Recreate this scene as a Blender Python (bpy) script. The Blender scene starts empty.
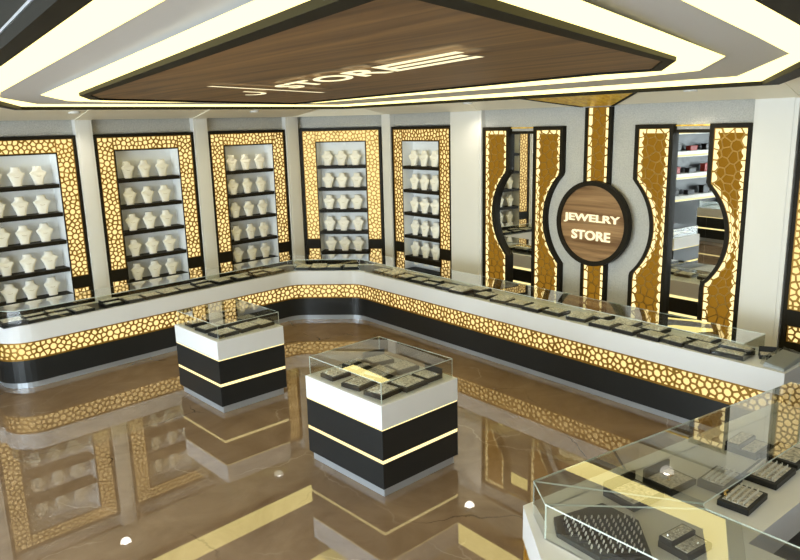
import bpy, bmesh, math, random
from mathutils import Vector, Matrix
S = bpy.context.scene
COL = S.collection
PI = math.pi

# ------------------------------------------------------------------ helpers
def link(o, parent=None):
    COL.objects.link(o)
    if parent is not None:
        o.parent = parent
    return o

def tag(o, label=None, cat=None, group=None, kind=None):
    if label: o['label'] = label
    if cat: o['category'] = cat
    if group: o['group'] = group
    if kind: o['kind'] = kind
    return o

def empty(name, loc=(0, 0, 0), rz=0.0):
    o = bpy.data.objects.new(name, None)
    o.empty_display_size = 0.1
    o.location = loc
    o.rotation_euler = (0, 0, rz)
    return link(o)

class MB:
    """collects faces for ONE mesh object"""
    def __init__(self):
        self.v, self.f, self.m = [], [], []
    def face(self, pts, mi=0):
        n = len(self.v)
        self.v += [tuple(p) for p in pts]
        self.f.append(tuple(range(n, n + len(pts))))
        self.m.append(mi)
    def box(self, x0, x1, y0, y1, z0, z1, mi=0, M=None):
        P = [Vector((x, y, z)) for z in (z0, z1) for y in (y0, y1) for x in (x0, x1)]
        if M is not None: P = [M @ p for p in P]
        n = len(self.v)
        self.v += [tuple(p) for p in P]
        for q in ((0, 2, 3, 1), (4, 5, 7, 6), (0, 1, 5, 4), (2, 6, 7, 3), (0, 4, 6, 2), (1, 3, 7, 5)):
            self.f.append(tuple(n + i for i in q)); self.m.append(mi)
    def prism(self, poly, z0, z1, mi=0, cap=True):
        """poly: CCW (x,y) list"""
        n = len(self.v); k = len(poly)
        self.v += [(x, y, z0) for x, y in poly] + [(x, y, z1) for x, y in poly]
        for i in range(k):
            j = (i + 1) % k
            self.f.append((n + i, n + j, n + k + j, n + k + i)); self.m.append(mi)
        if cap:
            self.f.append(tuple(n + i for i in reversed(range(k)))); self.m.append(mi)
            self.f.append(tuple(n + k + i for i in range(k))); self.m.append(mi)
    def ring(self, A, B, zA, zB, mi=0):
        """closed band between two loops of equal length"""
        n = len(self.v); k = len(A)
        zA = zA if isinstance(zA, list) else [zA] * k; zB = zB if isinstance(zB, list) else [zB] * k
        self.v += [(p[0], p[1], z) for p, z in zip(A, zA)] + [(p[0], p[1], z) for p, z in zip(B, zB)]
        for i in range(k):
            j = (i + 1) % k
            self.f.append((n + i, n + j, n + k + j, n + k + i)); self.m.append(mi)
    def build(self, name, mats, parent=None, smooth=False, bevel=0.0, merge=False, recalc=True):
        me = bpy.data.meshes.new(name)
        me.from_pydata(self.v, [], self.f)
        if not isinstance(mats, (list, tuple)): mats = [mats]
        for m in mats: me.materials.append(m)
        for p, i in zip(me.polygons, self.m):
            p.material_index = i
            p.use_smooth = smooth
        if merge or recalc:
            bm = bmesh.new(); bm.from_mesh(me)
            if merge: bmesh.ops.remove_doubles(bm, verts=bm.verts, dist=1e-5)
            if recalc: bmesh.ops.recalc_face_normals(bm, faces=bm.faces)
            bm.to_mesh(me); bm.free()
        me.update()
        o = link(bpy.data.objects.new(name, me), parent)
        if bevel:
            b = o.modifiers.new('bevel', 'BEVEL'); b.width = bevel; b.segments = 2; b.limit_method = 'ANGLE'
        return o

def dup(root, loc, rz=None, label=None, group=None, parent=None, scale=None):
    c = root.copy(); COL.objects.link(c)
    c.location = loc
    if rz is not None: c.rotation_euler = (0, 0, rz)
    if scale is not None: c.scale = scale
    if label: c['label'] = label
    if group: c['group'] = group
    if parent is not None: c.parent = parent
    for ch in list(root.children):
        d = ch.copy(); COL.objects.link(d); d.parent = c
        for g in list(ch.children):
            e = g.copy(); COL.objects.link(e); e.parent = d
    return c

ORD = ['first', 'second', 'third', 'fourth', 'fifth', 'sixth', 'seventh', 'eighth', 'ninth', 'tenth', 'eleventh',
       'twelfth', 'thirteenth', 'fourteenth', 'fifteenth', 'sixteenth', 'seventeenth', 'eighteenth', 'nineteenth',
       'twentieth', 'twenty-first', 'twenty-second', 'twenty-third', 'twenty-fourth', 'twenty-fifth', 'twenty-sixth',
       'twenty-seventh', 'twenty-eighth', 'twenty-ninth', 'thirtieth']

# ------------------------------------------------------------------ materials
def new_mat(name):
    m = bpy.data.materials.new(name); m.use_nodes = True
    nt = m.node_tree
    return m, nt, nt.nodes['Principled BSDF']

def plain(name, col, rough=0.5, metal=0.0, ior=1.45, bump=0.0, bscale=200.0, var=0.0, vscale=6.0):
    m, nt, b = new_mat(name)
    b.inputs['Base Color'].default_value = (*col, 1)
    b.inputs['Roughness'].default_value = rough
    b.inputs['Metallic'].default_value = metal
    b.inputs['IOR'].default_value = ior
    tc = nt.nodes.new('ShaderNodeTexCoord')
    if bump:
        n = nt.nodes.new('ShaderNodeTexNoise'); n.inputs['Scale'].default_value = bscale
        n.inputs['Detail'].default_value = 3
        bp = nt.nodes.new('ShaderNodeBump'); bp.inputs['Strength'].default_value = bump
        bp.inputs['Distance'].default_value = 0.02
        nt.links.new(tc.outputs['Object'], n.inputs['Vector'])
        nt.links.new(n.outputs['Fac'], bp.inputs['Height'])
        nt.links.new(bp.outputs['Normal'], b.inputs['Normal'])
    if var:
        n = nt.nodes.new('ShaderNodeTexNoise'); n.inputs['Scale'].default_value = vscale
        n.inputs['Detail'].default_value = 4
        r = nt.nodes.new('ShaderNodeValToRGB')
        r.color_ramp.elements[0].position = 0.3; r.color_ramp.elements[1].position = 0.7
        r.color_ramp.elements[0].color = (*[c * (1 - var) for c in col], 1)
        r.color_ramp.elements[1].color = (*[min(1, c * (1 + var)) for c in col], 1)
        nt.links.new(tc.outputs['Object'], n.inputs['Vector'])
        nt.links.new(n.outputs['Fac'], r.inputs['Fac'])
        nt.links.new(r.outputs['Color'], b.inputs['Base Color'])
    return m

def emit(name, col, strength):
    m = bpy.data.materials.new(name); m.use_nodes = True
    nt = m.node_tree; nt.nodes.clear()
    e = nt.nodes.new('ShaderNodeEmission'); o = nt.nodes.new('ShaderNodeOutputMaterial')
    e.inputs['Color'].default_value = (*col, 1); e.inputs['Strength'].default_value = strength
    nt.links.new(e.outputs[0], o.inputs['Surface'])
    return m

def wood(name, dark, light, axis, scale, rough=0.35):
    m, nt, b = new_mat(name)
    tc = nt.nodes.new('ShaderNodeTexCoord'); mp = nt.nodes.new('ShaderNodeMapping')
    sc = [scale, scale, scale]; sc[axis] = scale * 0.06
    mp.inputs['Scale'].default_value = sc
    nt.links.new(tc.outputs['Object'], mp.inputs['Vector'])
    n = nt.nodes.new('ShaderNodeTexNoise'); n.inputs['Scale'].default_value = 1.0
    n.inputs['Detail'].default_value = 8; n.inputs['Roughness'].default_value = 0.6
    n.inputs['Distortion'].default_value = 0.6
    nt.links.new(mp.outputs[0], n.inputs['Vector'])
    r = nt.nodes.new('ShaderNodeValToRGB')
    r.color_ramp.elements[0].position = 0.33; r.color_ramp.elements[1].position = 0.68
    r.color_ramp.elements[0].color = (*dark, 1); r.color_ramp.elements[1].color = (*light, 1)
    nt.links.new(n.outputs['Fac'], r.inputs['Fac'])
    nt.links.new(r.outputs['Color'], b.inputs['Base Color'])
    b.inputs['Roughness'].default_value = rough
    return m

def glass_mat(name, tint=(0.965, 0.98, 0.965), gain=2.4):
    m = bpy.data.materials.new(name); m.use_nodes = True
    nt = m.node_tree; nt.nodes.clear()
    N = nt.nodes.new; L = nt.links.new
    o = N('ShaderNodeOutputMaterial'); mix = N('ShaderNodeMixShader')
    t = N('ShaderNodeBsdfTransparent'); t.inputs['Color'].default_value = (*tint, 1)
    g = N('ShaderNodeBsdfGlossy'); g.inputs['Roughness'].default_value = 0.0
    fr = N('ShaderNodeFresnel'); fr.inputs['IOR'].default_value = 1.5
    ge = N('ShaderNodeNewGeometry')
    inv = N('ShaderNodeMath'); inv.operation = 'SUBTRACT'; inv.inputs[0].default_value = 1.0
    mu = N('ShaderNodeMath'); mu.operation = 'MULTIPLY'
    mu2 = N('ShaderNodeMath'); mu2.operation = 'MULTIPLY'; mu2.inputs[1].default_value = gain; mu2.use_clamp = True
    L(ge.outputs['Backfacing'], inv.inputs[1]); L(fr.outputs[0], mu.inputs[0]); L(inv.outputs[0], mu.inputs[1])
    L(mu.outputs[0], mu2.inputs[0]); L(mu2.outputs[0], mix.inputs['Fac'])
    L(t.outputs[0], mix.inputs[1]); L(g.outputs[0], mix.inputs[2]); L(mix.outputs[0], o.inputs['Surface'])
    return m

def marble():
    m, nt, b = new_mat('polished_brown_marble')
    N = nt.nodes.new; L = nt.links.new
    tc = N('ShaderNodeTexCoord')
    n1 = N('ShaderNodeTexNoise'); n1.inputs['Scale'].default_value = 1.6; n1.inputs['Detail'].default_value = 10
    n1.inputs['Roughness'].default_value = 0.62; n1.inputs['Distortion'].default_value = 0.7
    L(tc.outputs['Object'], n1.inputs['Vector'])
    r1 = N('ShaderNodeValToRGB')
    r1.color_ramp.elements[0].position = 0.32; r1.color_ramp.elements[1].position = 0.72
    r1.color_ramp.elements[0].color = (0.185, 0.118, 0.066, 1); r1.color_ramp.elements[1].color = (0.29, 0.20, 0.125, 1)
    L(n1.outputs['Fac'], r1.inputs['Fac'])
    # fine light veins and dark cracks
    def vein(scale, width, dist, seed):
        mp = N('ShaderNodeMapping'); mp.inputs['Location'].default_value = (seed, seed * 0.7, 0)
        L(tc.outputs['Object'], mp.inputs['Vector'])
        nn = N('ShaderNodeTexNoise'); nn.inputs['Scale'].default_value = 1.3; nn.inputs['Detail'].default_value = 6
        L(mp.outputs[0], nn.inputs['Vector'])
        mx = N('ShaderNodeVectorMath'); mx.operation = 'MULTIPLY_ADD'
        mx.inputs[1].default_value = (dist, dist, 0); L(nn.outputs['Color'], mx.inputs[0]); L(mp.outputs[0], mx.inputs[2])
        v = N('ShaderNodeTexVoronoi'); v.feature = 'DISTANCE_TO_EDGE'; v.voronoi_dimensions = '2D'
        v.inputs['Scale'].default_value = scale
        L(mx.outputs[0], v.inputs['Vector'])
        mr = N('ShaderNodeMapRange'); mr.inputs['From Min'].default_value = 0.0; mr.inputs['From Max'].default_value = width
        mr.inputs['To Min'].default_value = 1.0; mr.inputs['To Max'].default_value = 0.0
        L(v.outputs['Distance'], mr.inputs['Value'])
        n2 = N('ShaderNodeTexNoise'); n2.inputs['Scale'].default_value = 0.9; L(mp.outputs[0], n2.inputs['Vector'])
        m2 = N('ShaderNodeMapRange'); m2.inputs['From Min'].default_value = 0.48; m2.inputs['From Max'].default_value = 0.62
        L(n2.outputs['Fac'], m2.inputs['Value'])
        mu = N('ShaderNodeMath'); mu.operation = 'MULTIPLY'; L(mr.outputs[0], mu.inputs[0]); L(m2.outputs[0], mu.inputs[1])
        return mu
    a = vein(0.7, 0.012, 0.9, 3.1); c = vein(0.45, 0.007, 0.7, 11.4)
    x1 = N('ShaderNodeMix'); x1.data_type = 'RGBA'; x1.inputs['B'].default_value = (0.42, 0.33, 0.24, 1)
    sc1 = N('ShaderNodeMath'); sc1.operation = 'MULTIPLY'; sc1.inputs[1].default_value = 0.55; L(a.outputs[0], sc1.inputs[0])
    L(sc1.outputs[0], x1.inputs['Factor']); L(r1.outputs['Color'], x1.inputs['A'])
    x2 = N('ShaderNodeMix'); x2.data_type = 'RGBA'; x2.inputs['B'].default_value = (0.055, 0.033, 0.018, 1)
    sc2 = N('ShaderNodeMath'); sc2.operation = 'MULTIPLY'; sc2.inputs[1].default_value = 0.8; L(c.outputs[0], sc2.inputs[0])
    L(sc2.outputs[0], x2.inputs['Factor']); L(x1.outputs['Result'], x2.inputs['A'])
    L(x2.outputs['Result'], b.inputs['Base Color'])
    b.inputs['Roughness'].default_value = 0.006
    b.inputs['IOR'].default_value = 1.9
    return m

M = {}
M['floor'] = marble()
M['stucco'] = plain('stippled_wallpaper', (0.52, 0.505, 0.46), 0.8, bump=0.7, bscale=70, var=0.13, vscale=60)
M['white'] = plain('white_paint', (0.74, 0.72, 0.67), 0.45)
M['soffit'] = plain('cream_soffit_paint', (0.88, 0.81, 0.63), 0.6)
M['ceil'] = plain('grey_ceiling_paint', (0.86, 0.87, 0.89), 0.8, bump=0.3, bscale=40)
M['lacquer'] = plain('white_lacquer', (0.74, 0.74, 0.745), 0.22)
M['black'] = plain('black_lacquer', (0.012, 0.0135, 0.0145), 0.38)
M['blackm'] = plain('black_brown_frame', (0.015, 0.012, 0.007), 0.5, ior=1.22)
M['rim'] = plain('dark_olive_rim', (0.012, 0.011, 0.007), 0.6, ior=1.2)
M['steel'] = plain('brushed_aluminium_plinth', (0.50, 0.53, 0.57), 0.32, 0.6)
M['niche'] = plain('pale_grey_liner', (0.88, 0.885, 0.87), 0.6, bump=0.15, bscale=90)
M['bust'] = plain('cream_leatherette', (0.93, 0.89, 0.78), 0.55)
M['gold_lattice'] = plain('bronze_gold_lattice', (0.31, 0.165, 0.022), 0.42, 0.4)
M['gold_wire'] = plain('pale_gold_lattice', (0.34, 0.19, 0.035), 0.42, 0.5)
M['backlight'] = emit('warm_backlight', (1.0, 0.72, 0.29), 1.08)
M['edge_glow'] = emit('warm_white_edge_glow', (1.0, 0.80, 0.36), 1.35)  # glow spread by the edge LEDs, given as an emissive colour
M['amber'] = emit('amber_backlit_sheet', (0.42, 0.20, 0.018), 0.60)
M['ceil_light'] = emit('ceiling_light_film', (1.0, 0.84, 0.31), 2.25)
M['led'] = emit('warm_led_strip', (1.0, 0.82, 0.36), 1.4)
M['letter'] = emit('lit_letter_face', (1.0, 0.88, 0.52), 1.15)
M['downlight'] = emit('downlight_lamp', (1.0, 0.95, 0.85), 6.0)
M['panelgrey'] = plain('pale_grey_ceiling_panel', (0.66, 0.65, 0.635), 0.6)
M['wood_ceil'] = wood('walnut_ceiling_veneer', (0.085, 0.036, 0.007), (0.29, 0.15, 0.045), 1, 7.0, 0.55)
M['wood_sign'] = wood('striped_walnut', (0.13, 0.06, 0.02), (0.40, 0.24, 0.11), 1, 10.0)
M['glass'] = glass_mat('clear_glass')
M['glass_clean'] = glass_mat('clear_glass_edge', (.93, .96, .93), 1.0)
M['glass_grey'] = glass_mat('greyish_clear_glass', (.87, .875, .85), 2.7)
M['glass_edge'] = plain('glass_edge', (0.60, 0.66, 0.58), 0.15)
M['tray'] = plain('black_tray_leatherette', (0.012, 0.011, 0.010), 0.45)
M['pad'] = plain('grey_velvet_pad', (0.62, 0.565, 0.47), 0.85, bump=0.8, bscale=90, var=0.5, vscale=50)
M['silver'] = plain('polished_silver', (0.88, 0.86, 0.80), 0.3, 0.8)
M['gold'] = plain('polished_gold', (0.83, 0.58, 0.22), 0.2, 1.0)
M['mirror'] = plain('mirror_silver', (0.80, 0.80, 0.76), 0.0, 1.0)
M['chain'] = plain('dull_gold_chain', (0.55, 0.45, 0.28), 0.3, 0.9)
M['plastic'] = plain('grey_plastic', (0.38, 0.39, 0.38), 0.3)
M['foil'] = plain('crinkled_clear_film', (0.45, 0.45, 0.43), 0.15, 0.5, bump=1.0, bscale=30)
M['goldleaf'] = plain('gold_leaf_panel', (0.98, 0.52, 0.065), 0.3, 0.3, bump=0.8, bscale=25, var=0.35, vscale=14)
M['red'] = plain('red_leather', (0.35, 0.03, 0.02), 0.5)

# ------------------------------------------------------------------ lattice (voronoi rosettes cut as real openings)
def clip_half(poly, px, py, nx, ny):
    out = []
    k = len(poly)
    for i in range(k):
        a = poly[i]; b = poly[(i + 1) % k]
        da = (a[0] - px) * nx + (a[1] - py) * ny
        db = (b[0] - px) * nx + (b[1] - py) * ny
        if da <= 0: out.append(a)
        if (da < 0 < db) or (db < 0 < da):
            t = da / (da - db)
            out.append((a[0] + (b[0] - a[0]) * t, a[1] + (b[1] - a[1]) * t))
    return out

def seeds_for(W, H, rng, big=0.098, small=0.058, pitch=0.40):
    pts = []
    g = {}
    def ok(x, y, d):
        ix, iy = int(x // 0.1), int(y // 0.1)
        for i in range(ix - 1, ix + 2):
            for j in range(iy - 1, iy + 2):
                for (a, b) in g.get((i, j), ()):
                    if (a - x) ** 2 + (b - y) ** 2 < d * d: return False
        return True
    def add(x, y):
        pts.append((x, y)); g.setdefault((int(x // 0.1), int(y // 0.1)), []).append((x, y))
    # rosettes: a star eye with a ring of petals
    along_x = W >= H
    Lg = max(W, H); Sh = min(W, H)
    s = pitch * rng.uniform(0.3, 0.6)
    side = 0
    while s < Lg:
        t = Sh * (0.5 if Sh < 0.32 else (0.3 if side else 0.7))
        cx, cy = (s, t) if along_x else (t, s)
        if ok(cx, cy, small):
            add(cx, cy)
            a0 = rng.uniform(0, 1)
            nP = 8
            for q in range(nP):
                a = a0 + q * 2 * PI / nP
                x, y = cx + big * 0.98 * math.cos(a), cy + big * 0.98 * math.sin(a)
                if 0.01 < x < W - 0.01 and 0.01 < y < H - 0.01 and ok(x, y, small * 0.9): add(x, y)
        side = 1 - side
        s += pitch * rng.uniform(0.85, 1.15)
    for d, tries in ((big, 60), (small, 40)):
        for _ in range(int(tries * W * H / (d * d))):
            x, y = rng.uniform(0.008, W - 0.008), rng.uniform(0.008, H - 0.008)
            if ok(x, y, d * (0.98 if d == big else 1.0)): add(x, y)
    return pts, g

def cells_for(W, H, seed, big=0.098, small=0.058, pitch=0.40):
    rng = random.Random(seed)
    pts, g = seeds_for(W, H, rng, big, small, pitch)
    R = max(0.24, big * 2.6)
    nb = int(math.ceil(R / 0.1))
    out = []
    for (x, y) in pts:
        poly = [(max(0, x - R), max(0, y - R)), (min(W, x + R), max(0, y - R)), (min(W, x + R), min(H, y + R)), (max(0, x - R), min(H, y + R))]
        ix, iy = int(x // 0.1), int(y // 0.1)
        near = []
        for i in range(ix - nb, ix + nb + 1):
            for j in range(iy - nb, iy + nb + 1):
                for (a, b) in g.get((i, j), ()):
                    d2 = (a - x) ** 2 + (b - y) ** 2
                    if 0 < d2 < R * R * 1.5: near.append((d2, a, b))
        near.sort()
        for d2, a, b in near[:26]:
            poly = clip_half(poly, (a + x) / 2, (b + y) / 2, a - x, b - y)
            if len(poly) < 3: break
        if len(poly) >= 3: out.append(poly)
    return out

def lattice(mb, W, H, seed, fmap, w=0.010, depth=0.012, **kw):
    """fmap(u, v, d) -> 3D point; d = distance behind the front face"""
    for poly in cells_for(W, H, seed, **kw):
        k = len(poly)
        cx = sum(p[0] for p in poly) / k; cy = sum(p[1] for p in poly) / k
        rin = 1e9
        for i in range(k):
            a = poly[i]; b = poly[(i + 1) % k]
            L = math.hypot(b[0] - a[0], b[1] - a[1])
            if L < 1e-6: continue
            rin = min(rin, abs((b[0] - a[0]) * (cy - a[1]) - (b[1] - a[1]) * (cx - a[0])) / L)
        if rin < w * 1.25:
            mb.face([fmap(x, y, 0) for x, y in poly]); continue
        s = 1 - w / rin
        q = [(cx + (x - cx) * s, cy + (y - cy) * s) for x, y in poly]
        for i in range(k):
            j = (i + 1) % k
            mb.face([fmap(*poly[i], 0), fmap(*poly[j], 0), fmap(*q[j], 0), fmap(*q[i], 0)])
            mb.face([fmap(*q[i], 0), fmap(*q[j], 0), fmap(*q[j], depth), fmap(*q[i], depth)])

# ------------------------------------------------------------------ text
def text_mb(body, size=1.0, bold=0.02, space=1.0):
    cu = bpy.data.curves.new('tmp_text', 'FONT')
    cu.body = body; cu.size = size; cu.offset = bold; cu.space_character = space
    cu.align_x = 'LEFT'; cu.resolution_u = 6
    o = bpy.data.objects.new('tmp_text', cu); COL.objects.link(o)
    dg = bpy.context.evaluated_depsgraph_get()
    me = bpy.data.meshes.new_from_object(o.evaluated_get(dg))
    V = [v.co.copy() for v in me.vertices]; F = [tuple(p.vertices) for p in me.polygons]
    bpy.data.objects.remove(o); bpy.data.curves.remove(cu); bpy.data.meshes.remove(me)
    xs = [v.x for v in V]; ys = [v.y for v in V]
    return V, F, (min(xs), max(xs), min(ys), max(ys))

def put_text(mb, body, x0, x1, y0, y1, fmap, bold=0.02, thick=0.01):
    """fits the text to a box; fmap(u,v,d)->3D"""
    V, F, (a, b, c, d) = text_mb(body, bold=bold)
    def P(v, dd):
        u = x0 + (v.x - a) / (b - a) * (x1 - x0); w = y0 + (v.y - c) / (d - c) * (y1 - y0)
        return fmap(u, w, dd)
    n = len(mb.v)
    mb.v += [tuple(P(v, 0)) for v in V] + [tuple(P(v, thick)) for v in V]
    k = len(V)
    ec = {}
    for f in F:
        mb.f.append(tuple(n + i for i in f)); mb.m.append(0)
        for i in range(len(f)):
            e = (f[i], f[(i + 1) % len(f)])
            ec[e] = ec.get(e, 0) + 1
    for (i, j) in list(ec):
        if (j, i) not in ec:
            mb.f.append((n + i, n + j, n + k + j, n + k + i)); mb.m.append(0)

def put_letters(body, x0, x1, y0, y1, fmap, mat, parent, bold=0.02, thick=0.01):
    t = MB(); put_text(t, body, x0, x1, y0, y1, fmap, bold, thick)
    par = list(range(len(t.v)))
    def find(i):
        while par[i] != i: par[i] = par[par[i]]; i = par[i]
        return i
    for f_ in t.f:
        for i in f_[1:]: par[find(i)] = find(f_[0])
    groups = {}
    for f_ in t.f: groups.setdefault(find(f_[0]), []).append(f_)
    for fs in groups.values():
        m2 = MB()
        for f_ in fs: m2.face([t.v[i] for i in f_])
        m2.build('letter', mat, parent, merge=True)

# ------------------------------------------------------------------ room plan
SL = 0.1107
AL = math.atan(SL)
def FY(x): return 12.0846 + SL * (x - 4)          # front plane of the left wall's cabinets
FX = 8.7115                                        # front plane of the right wall
nL = Vector((-math.sin(AL), math.cos(AL), 0))      # into the left wall
def LW(x, d=0.0):                                  # point on the left wall front plane, pushed d into the wall
    return (x + nL.x * d, FY(x) + nL.y * d)
WALLTOP = 3.52

# floor
mb = MB(); mb.face([(-7, -4, 0), (10, -4, 0), (10, 14, 0), (-7, 14, 0)])
tag(mb.build('floor', M['floor']), kind='structure')
# walls
def wall(name, pts, z0, z1, mat, thick=0.15):
    m_ = MB()
    for (a, b) in zip(pts[:-1], pts[1:]):
        d = Vector((b[0] - a[0], b[1] - a[1], 0)).normalized(); n = Vector((-d.y, d.x, 0)) * thick
        m_.prism([a, b, (b[0] + n.x, b[1] + n.y), (a[0] + n.x, a[1] + n.y)], z0, z1)
    return tag(m_.build(name, mat), kind='structure')
wall('wall_left', [LW(-7, .31), LW(7.75, .31)], 0, 3.9, M['stucco'])
cdir = Vector((8.71 - 7.59, 11.22 - 12.48, 0)).normalized(); cn = Vector((-cdir.y, cdir.x, 0))
c0 = Vector((7.59, 12.48, 0)); c1 = Vector((8.71, 11.22, 0))
wall('wall_back', [tuple((c0 - cdir * .35 + cn * .31).xy), tuple((c1 + cdir * .35 + cn * .31).xy)], 0, 3.9, M['stucco'])
wall('wall_right', [(FX + .31, 11.7), (FX + .31, -4)], 0, 3.9, M['stucco'])
wall('wall_front', [(FX + .31, -4), (-7, -4)], 0, 3.9, M['white'])
# shop front on the far left with a wide window band for the daylight
m_ = MB()
m_.box(-7.15, -7, -4, 11.2, 0, 0.25); m_.box(-7.15, -7, -4, 11.2, 3.76, 3.9)
for y0, y1 in ((-4, -3.2), (0.9, 1.1), (4.9, 5.1), (8.9, 11.2)): m_.box(-7.15, -7, y0, y1, .25, 3.76)
tag(m_.build('wall_street', M['white']), kind='structure')
for i, (y0, y1) in enumerate(((-3.2, .9), (1.1, 4.9), (5.1, 8.9))):
    m_ = MB(); m_.box(-7.09, -7.075, y0, y1, .25, 3.76)
    tag(m_.build('window_%d' % (i + 1), M['glass']), kind='structure')
# ceiling
mb = MB(); mb.box(-7.15, 10, -4.15, 14, 3.81, 3.9)
tag(mb.build('ceiling', M['ceil']), kind='structure')

TR = [0]
def trim(mb_, mat, bevel=0.0):
    TR[0] += 1
    return tag(mb_.build('trim_%d' % TR[0], mat, bevel=bevel), kind='structure')

# sloping soffit between the wall heads and the canopy
mb = MB()
O = [LW(-7), LW(2.0), LW(7.43), (FX, 11.10), (FX, 3.0), (FX, -4)]
I = [(-7, FY(-7) - 1.1), (2.0, FY(2.0) - 1.06), (8.02, 11.50), (8.02, 11.50), (8.02, 3.0), (8.02, -4)]
ZI = 3.76
for i in range(len(O) - 1):
    if i == 2:
        mb.face([(*O[2], WALLTOP), (*O[3], WALLTOP), (*I[2], ZI)])
    else:
        mb.face([(*O[i], WALLTOP), (*O[i + 1], WALLTOP), (*I[i + 1], ZI), (*I[i], ZI)])
trim(mb, M['soffit'])

# stucco header strips above the cabinets and pilasters between them
def header_left(x0, x1):
    m_ = MB(); a = LW(x0, .10); b = LW(x1, .10); c = LW(x1, .30); d = LW(x0, .30)
    m_.prism([a, b, c, d], 3.295, WALLTOP + .02); trim(m_, M['stucco'])
def pil_local(w, name_frame=None):
    """white pilaster with a thin inset groove; local x 0..w, y depth, z"""
    m_ = MB()
    e = min(.05, w * .16)
    m_.box(0, w, 0, .25, 0, WALLTOP + .03)
    m_.box(e, w - e, -.008, 0, 0, WALLTOP + .01)
    return m_
def put_local(m_, ox, oy, ang):
    c, s = math.cos(ang), math.sin(ang)
    m_.v = [(ox + x * c - y * s, oy + x * s + y * c, z) for x, y, z in m_.v]
    return m_
CAB_LEFT = [(-0.58, 1.78), (1.455, 1.775), (3.495, 1.775), (5.545, 1.715)]   # left x, width along the wall
for xl, w in CAB_LEFT: header_left(xl - .02, xl + w * math.cos(AL) + .02)
PILS = [(1.20, .255), (3.225, .262), (5.265, .275), (7.262, .30)]
for xl, w in PILS:
    p = LW(xl, -.02)
    trim(put_local(pil_local(w), p[0], p[1], AL), M['white'], bevel=.004)
p = c0 + cdir * -.02
m_ = MB(); q0 = c0 - cdir * .05 + cn * .1; q1 = c1 + cdir * .05 + cn * .1; q2 = c1 + cdir * .05 + cn * .3; q3 = c0 - cdir * .05 + cn * .3
m_.prism([tuple(v.xy) for v in (q0, q1, q2, q3)], 3.305, WALLTOP + .02); trim(m_, M['stucco'])
for yt, w in ((11.20, .26), (9.235, .755), (3.99, .50)):
    trim(put_local(pil_local(w), FX - .015, yt, -PI / 2), M['white'], bevel=.004)
for y0, y1 in ((9.24, 10.93), (1.78, 3.48)):
    m_ = MB(); m_.box(FX + .10, FX + .30, y0, y1, 3.305, WALLTOP + .02); trim(m_, M['stucco'])
# stucco bay that carries the sign
m_ = MB(); m_.box(FX + .085, FX + .30, 3.99, 8.48, 0, WALLTOP + .05); trim(m_, M['stucco'])
# soffit ribs running from every pilaster up to the canopy
def rib(a, b, w, lift=0.012):
    """a: point at wall, b: point at canopy side (x,y); w half width"""
    d = Vector((b[0] - a[0], b[1] - a[1], 0)).normalized(); n = Vector((-d.y, d.x, 0)) * w
    m_ = MB()
    A = Vector((*a, WALLTOP - lift)); B = Vector((*b, ZI - lift))
    m_.face([A + n, A - n, B - n, B + n])
    up = Vector((0, 0, .05))
    m_.face([A + n, B + n, B + n + up, A + n + up]); m_.face([A - n, A - n + up, B - n + up, B - n])
    m_.face([A + n, A + n + up, A - n + up, A - n])
    trim(m_, M['soffit'])
for xl, w in PILS[:3]:
    xm = xl + w / 2
    rib(LW(xm), (xm + nL.x * -1.05, FY(xm) - nL.y * 1.05), w / 2)
rib((FX, 8.86), (8.03, 8.86), .36); rib((FX, 3.74), (8.03, 3.74), .25)

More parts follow.
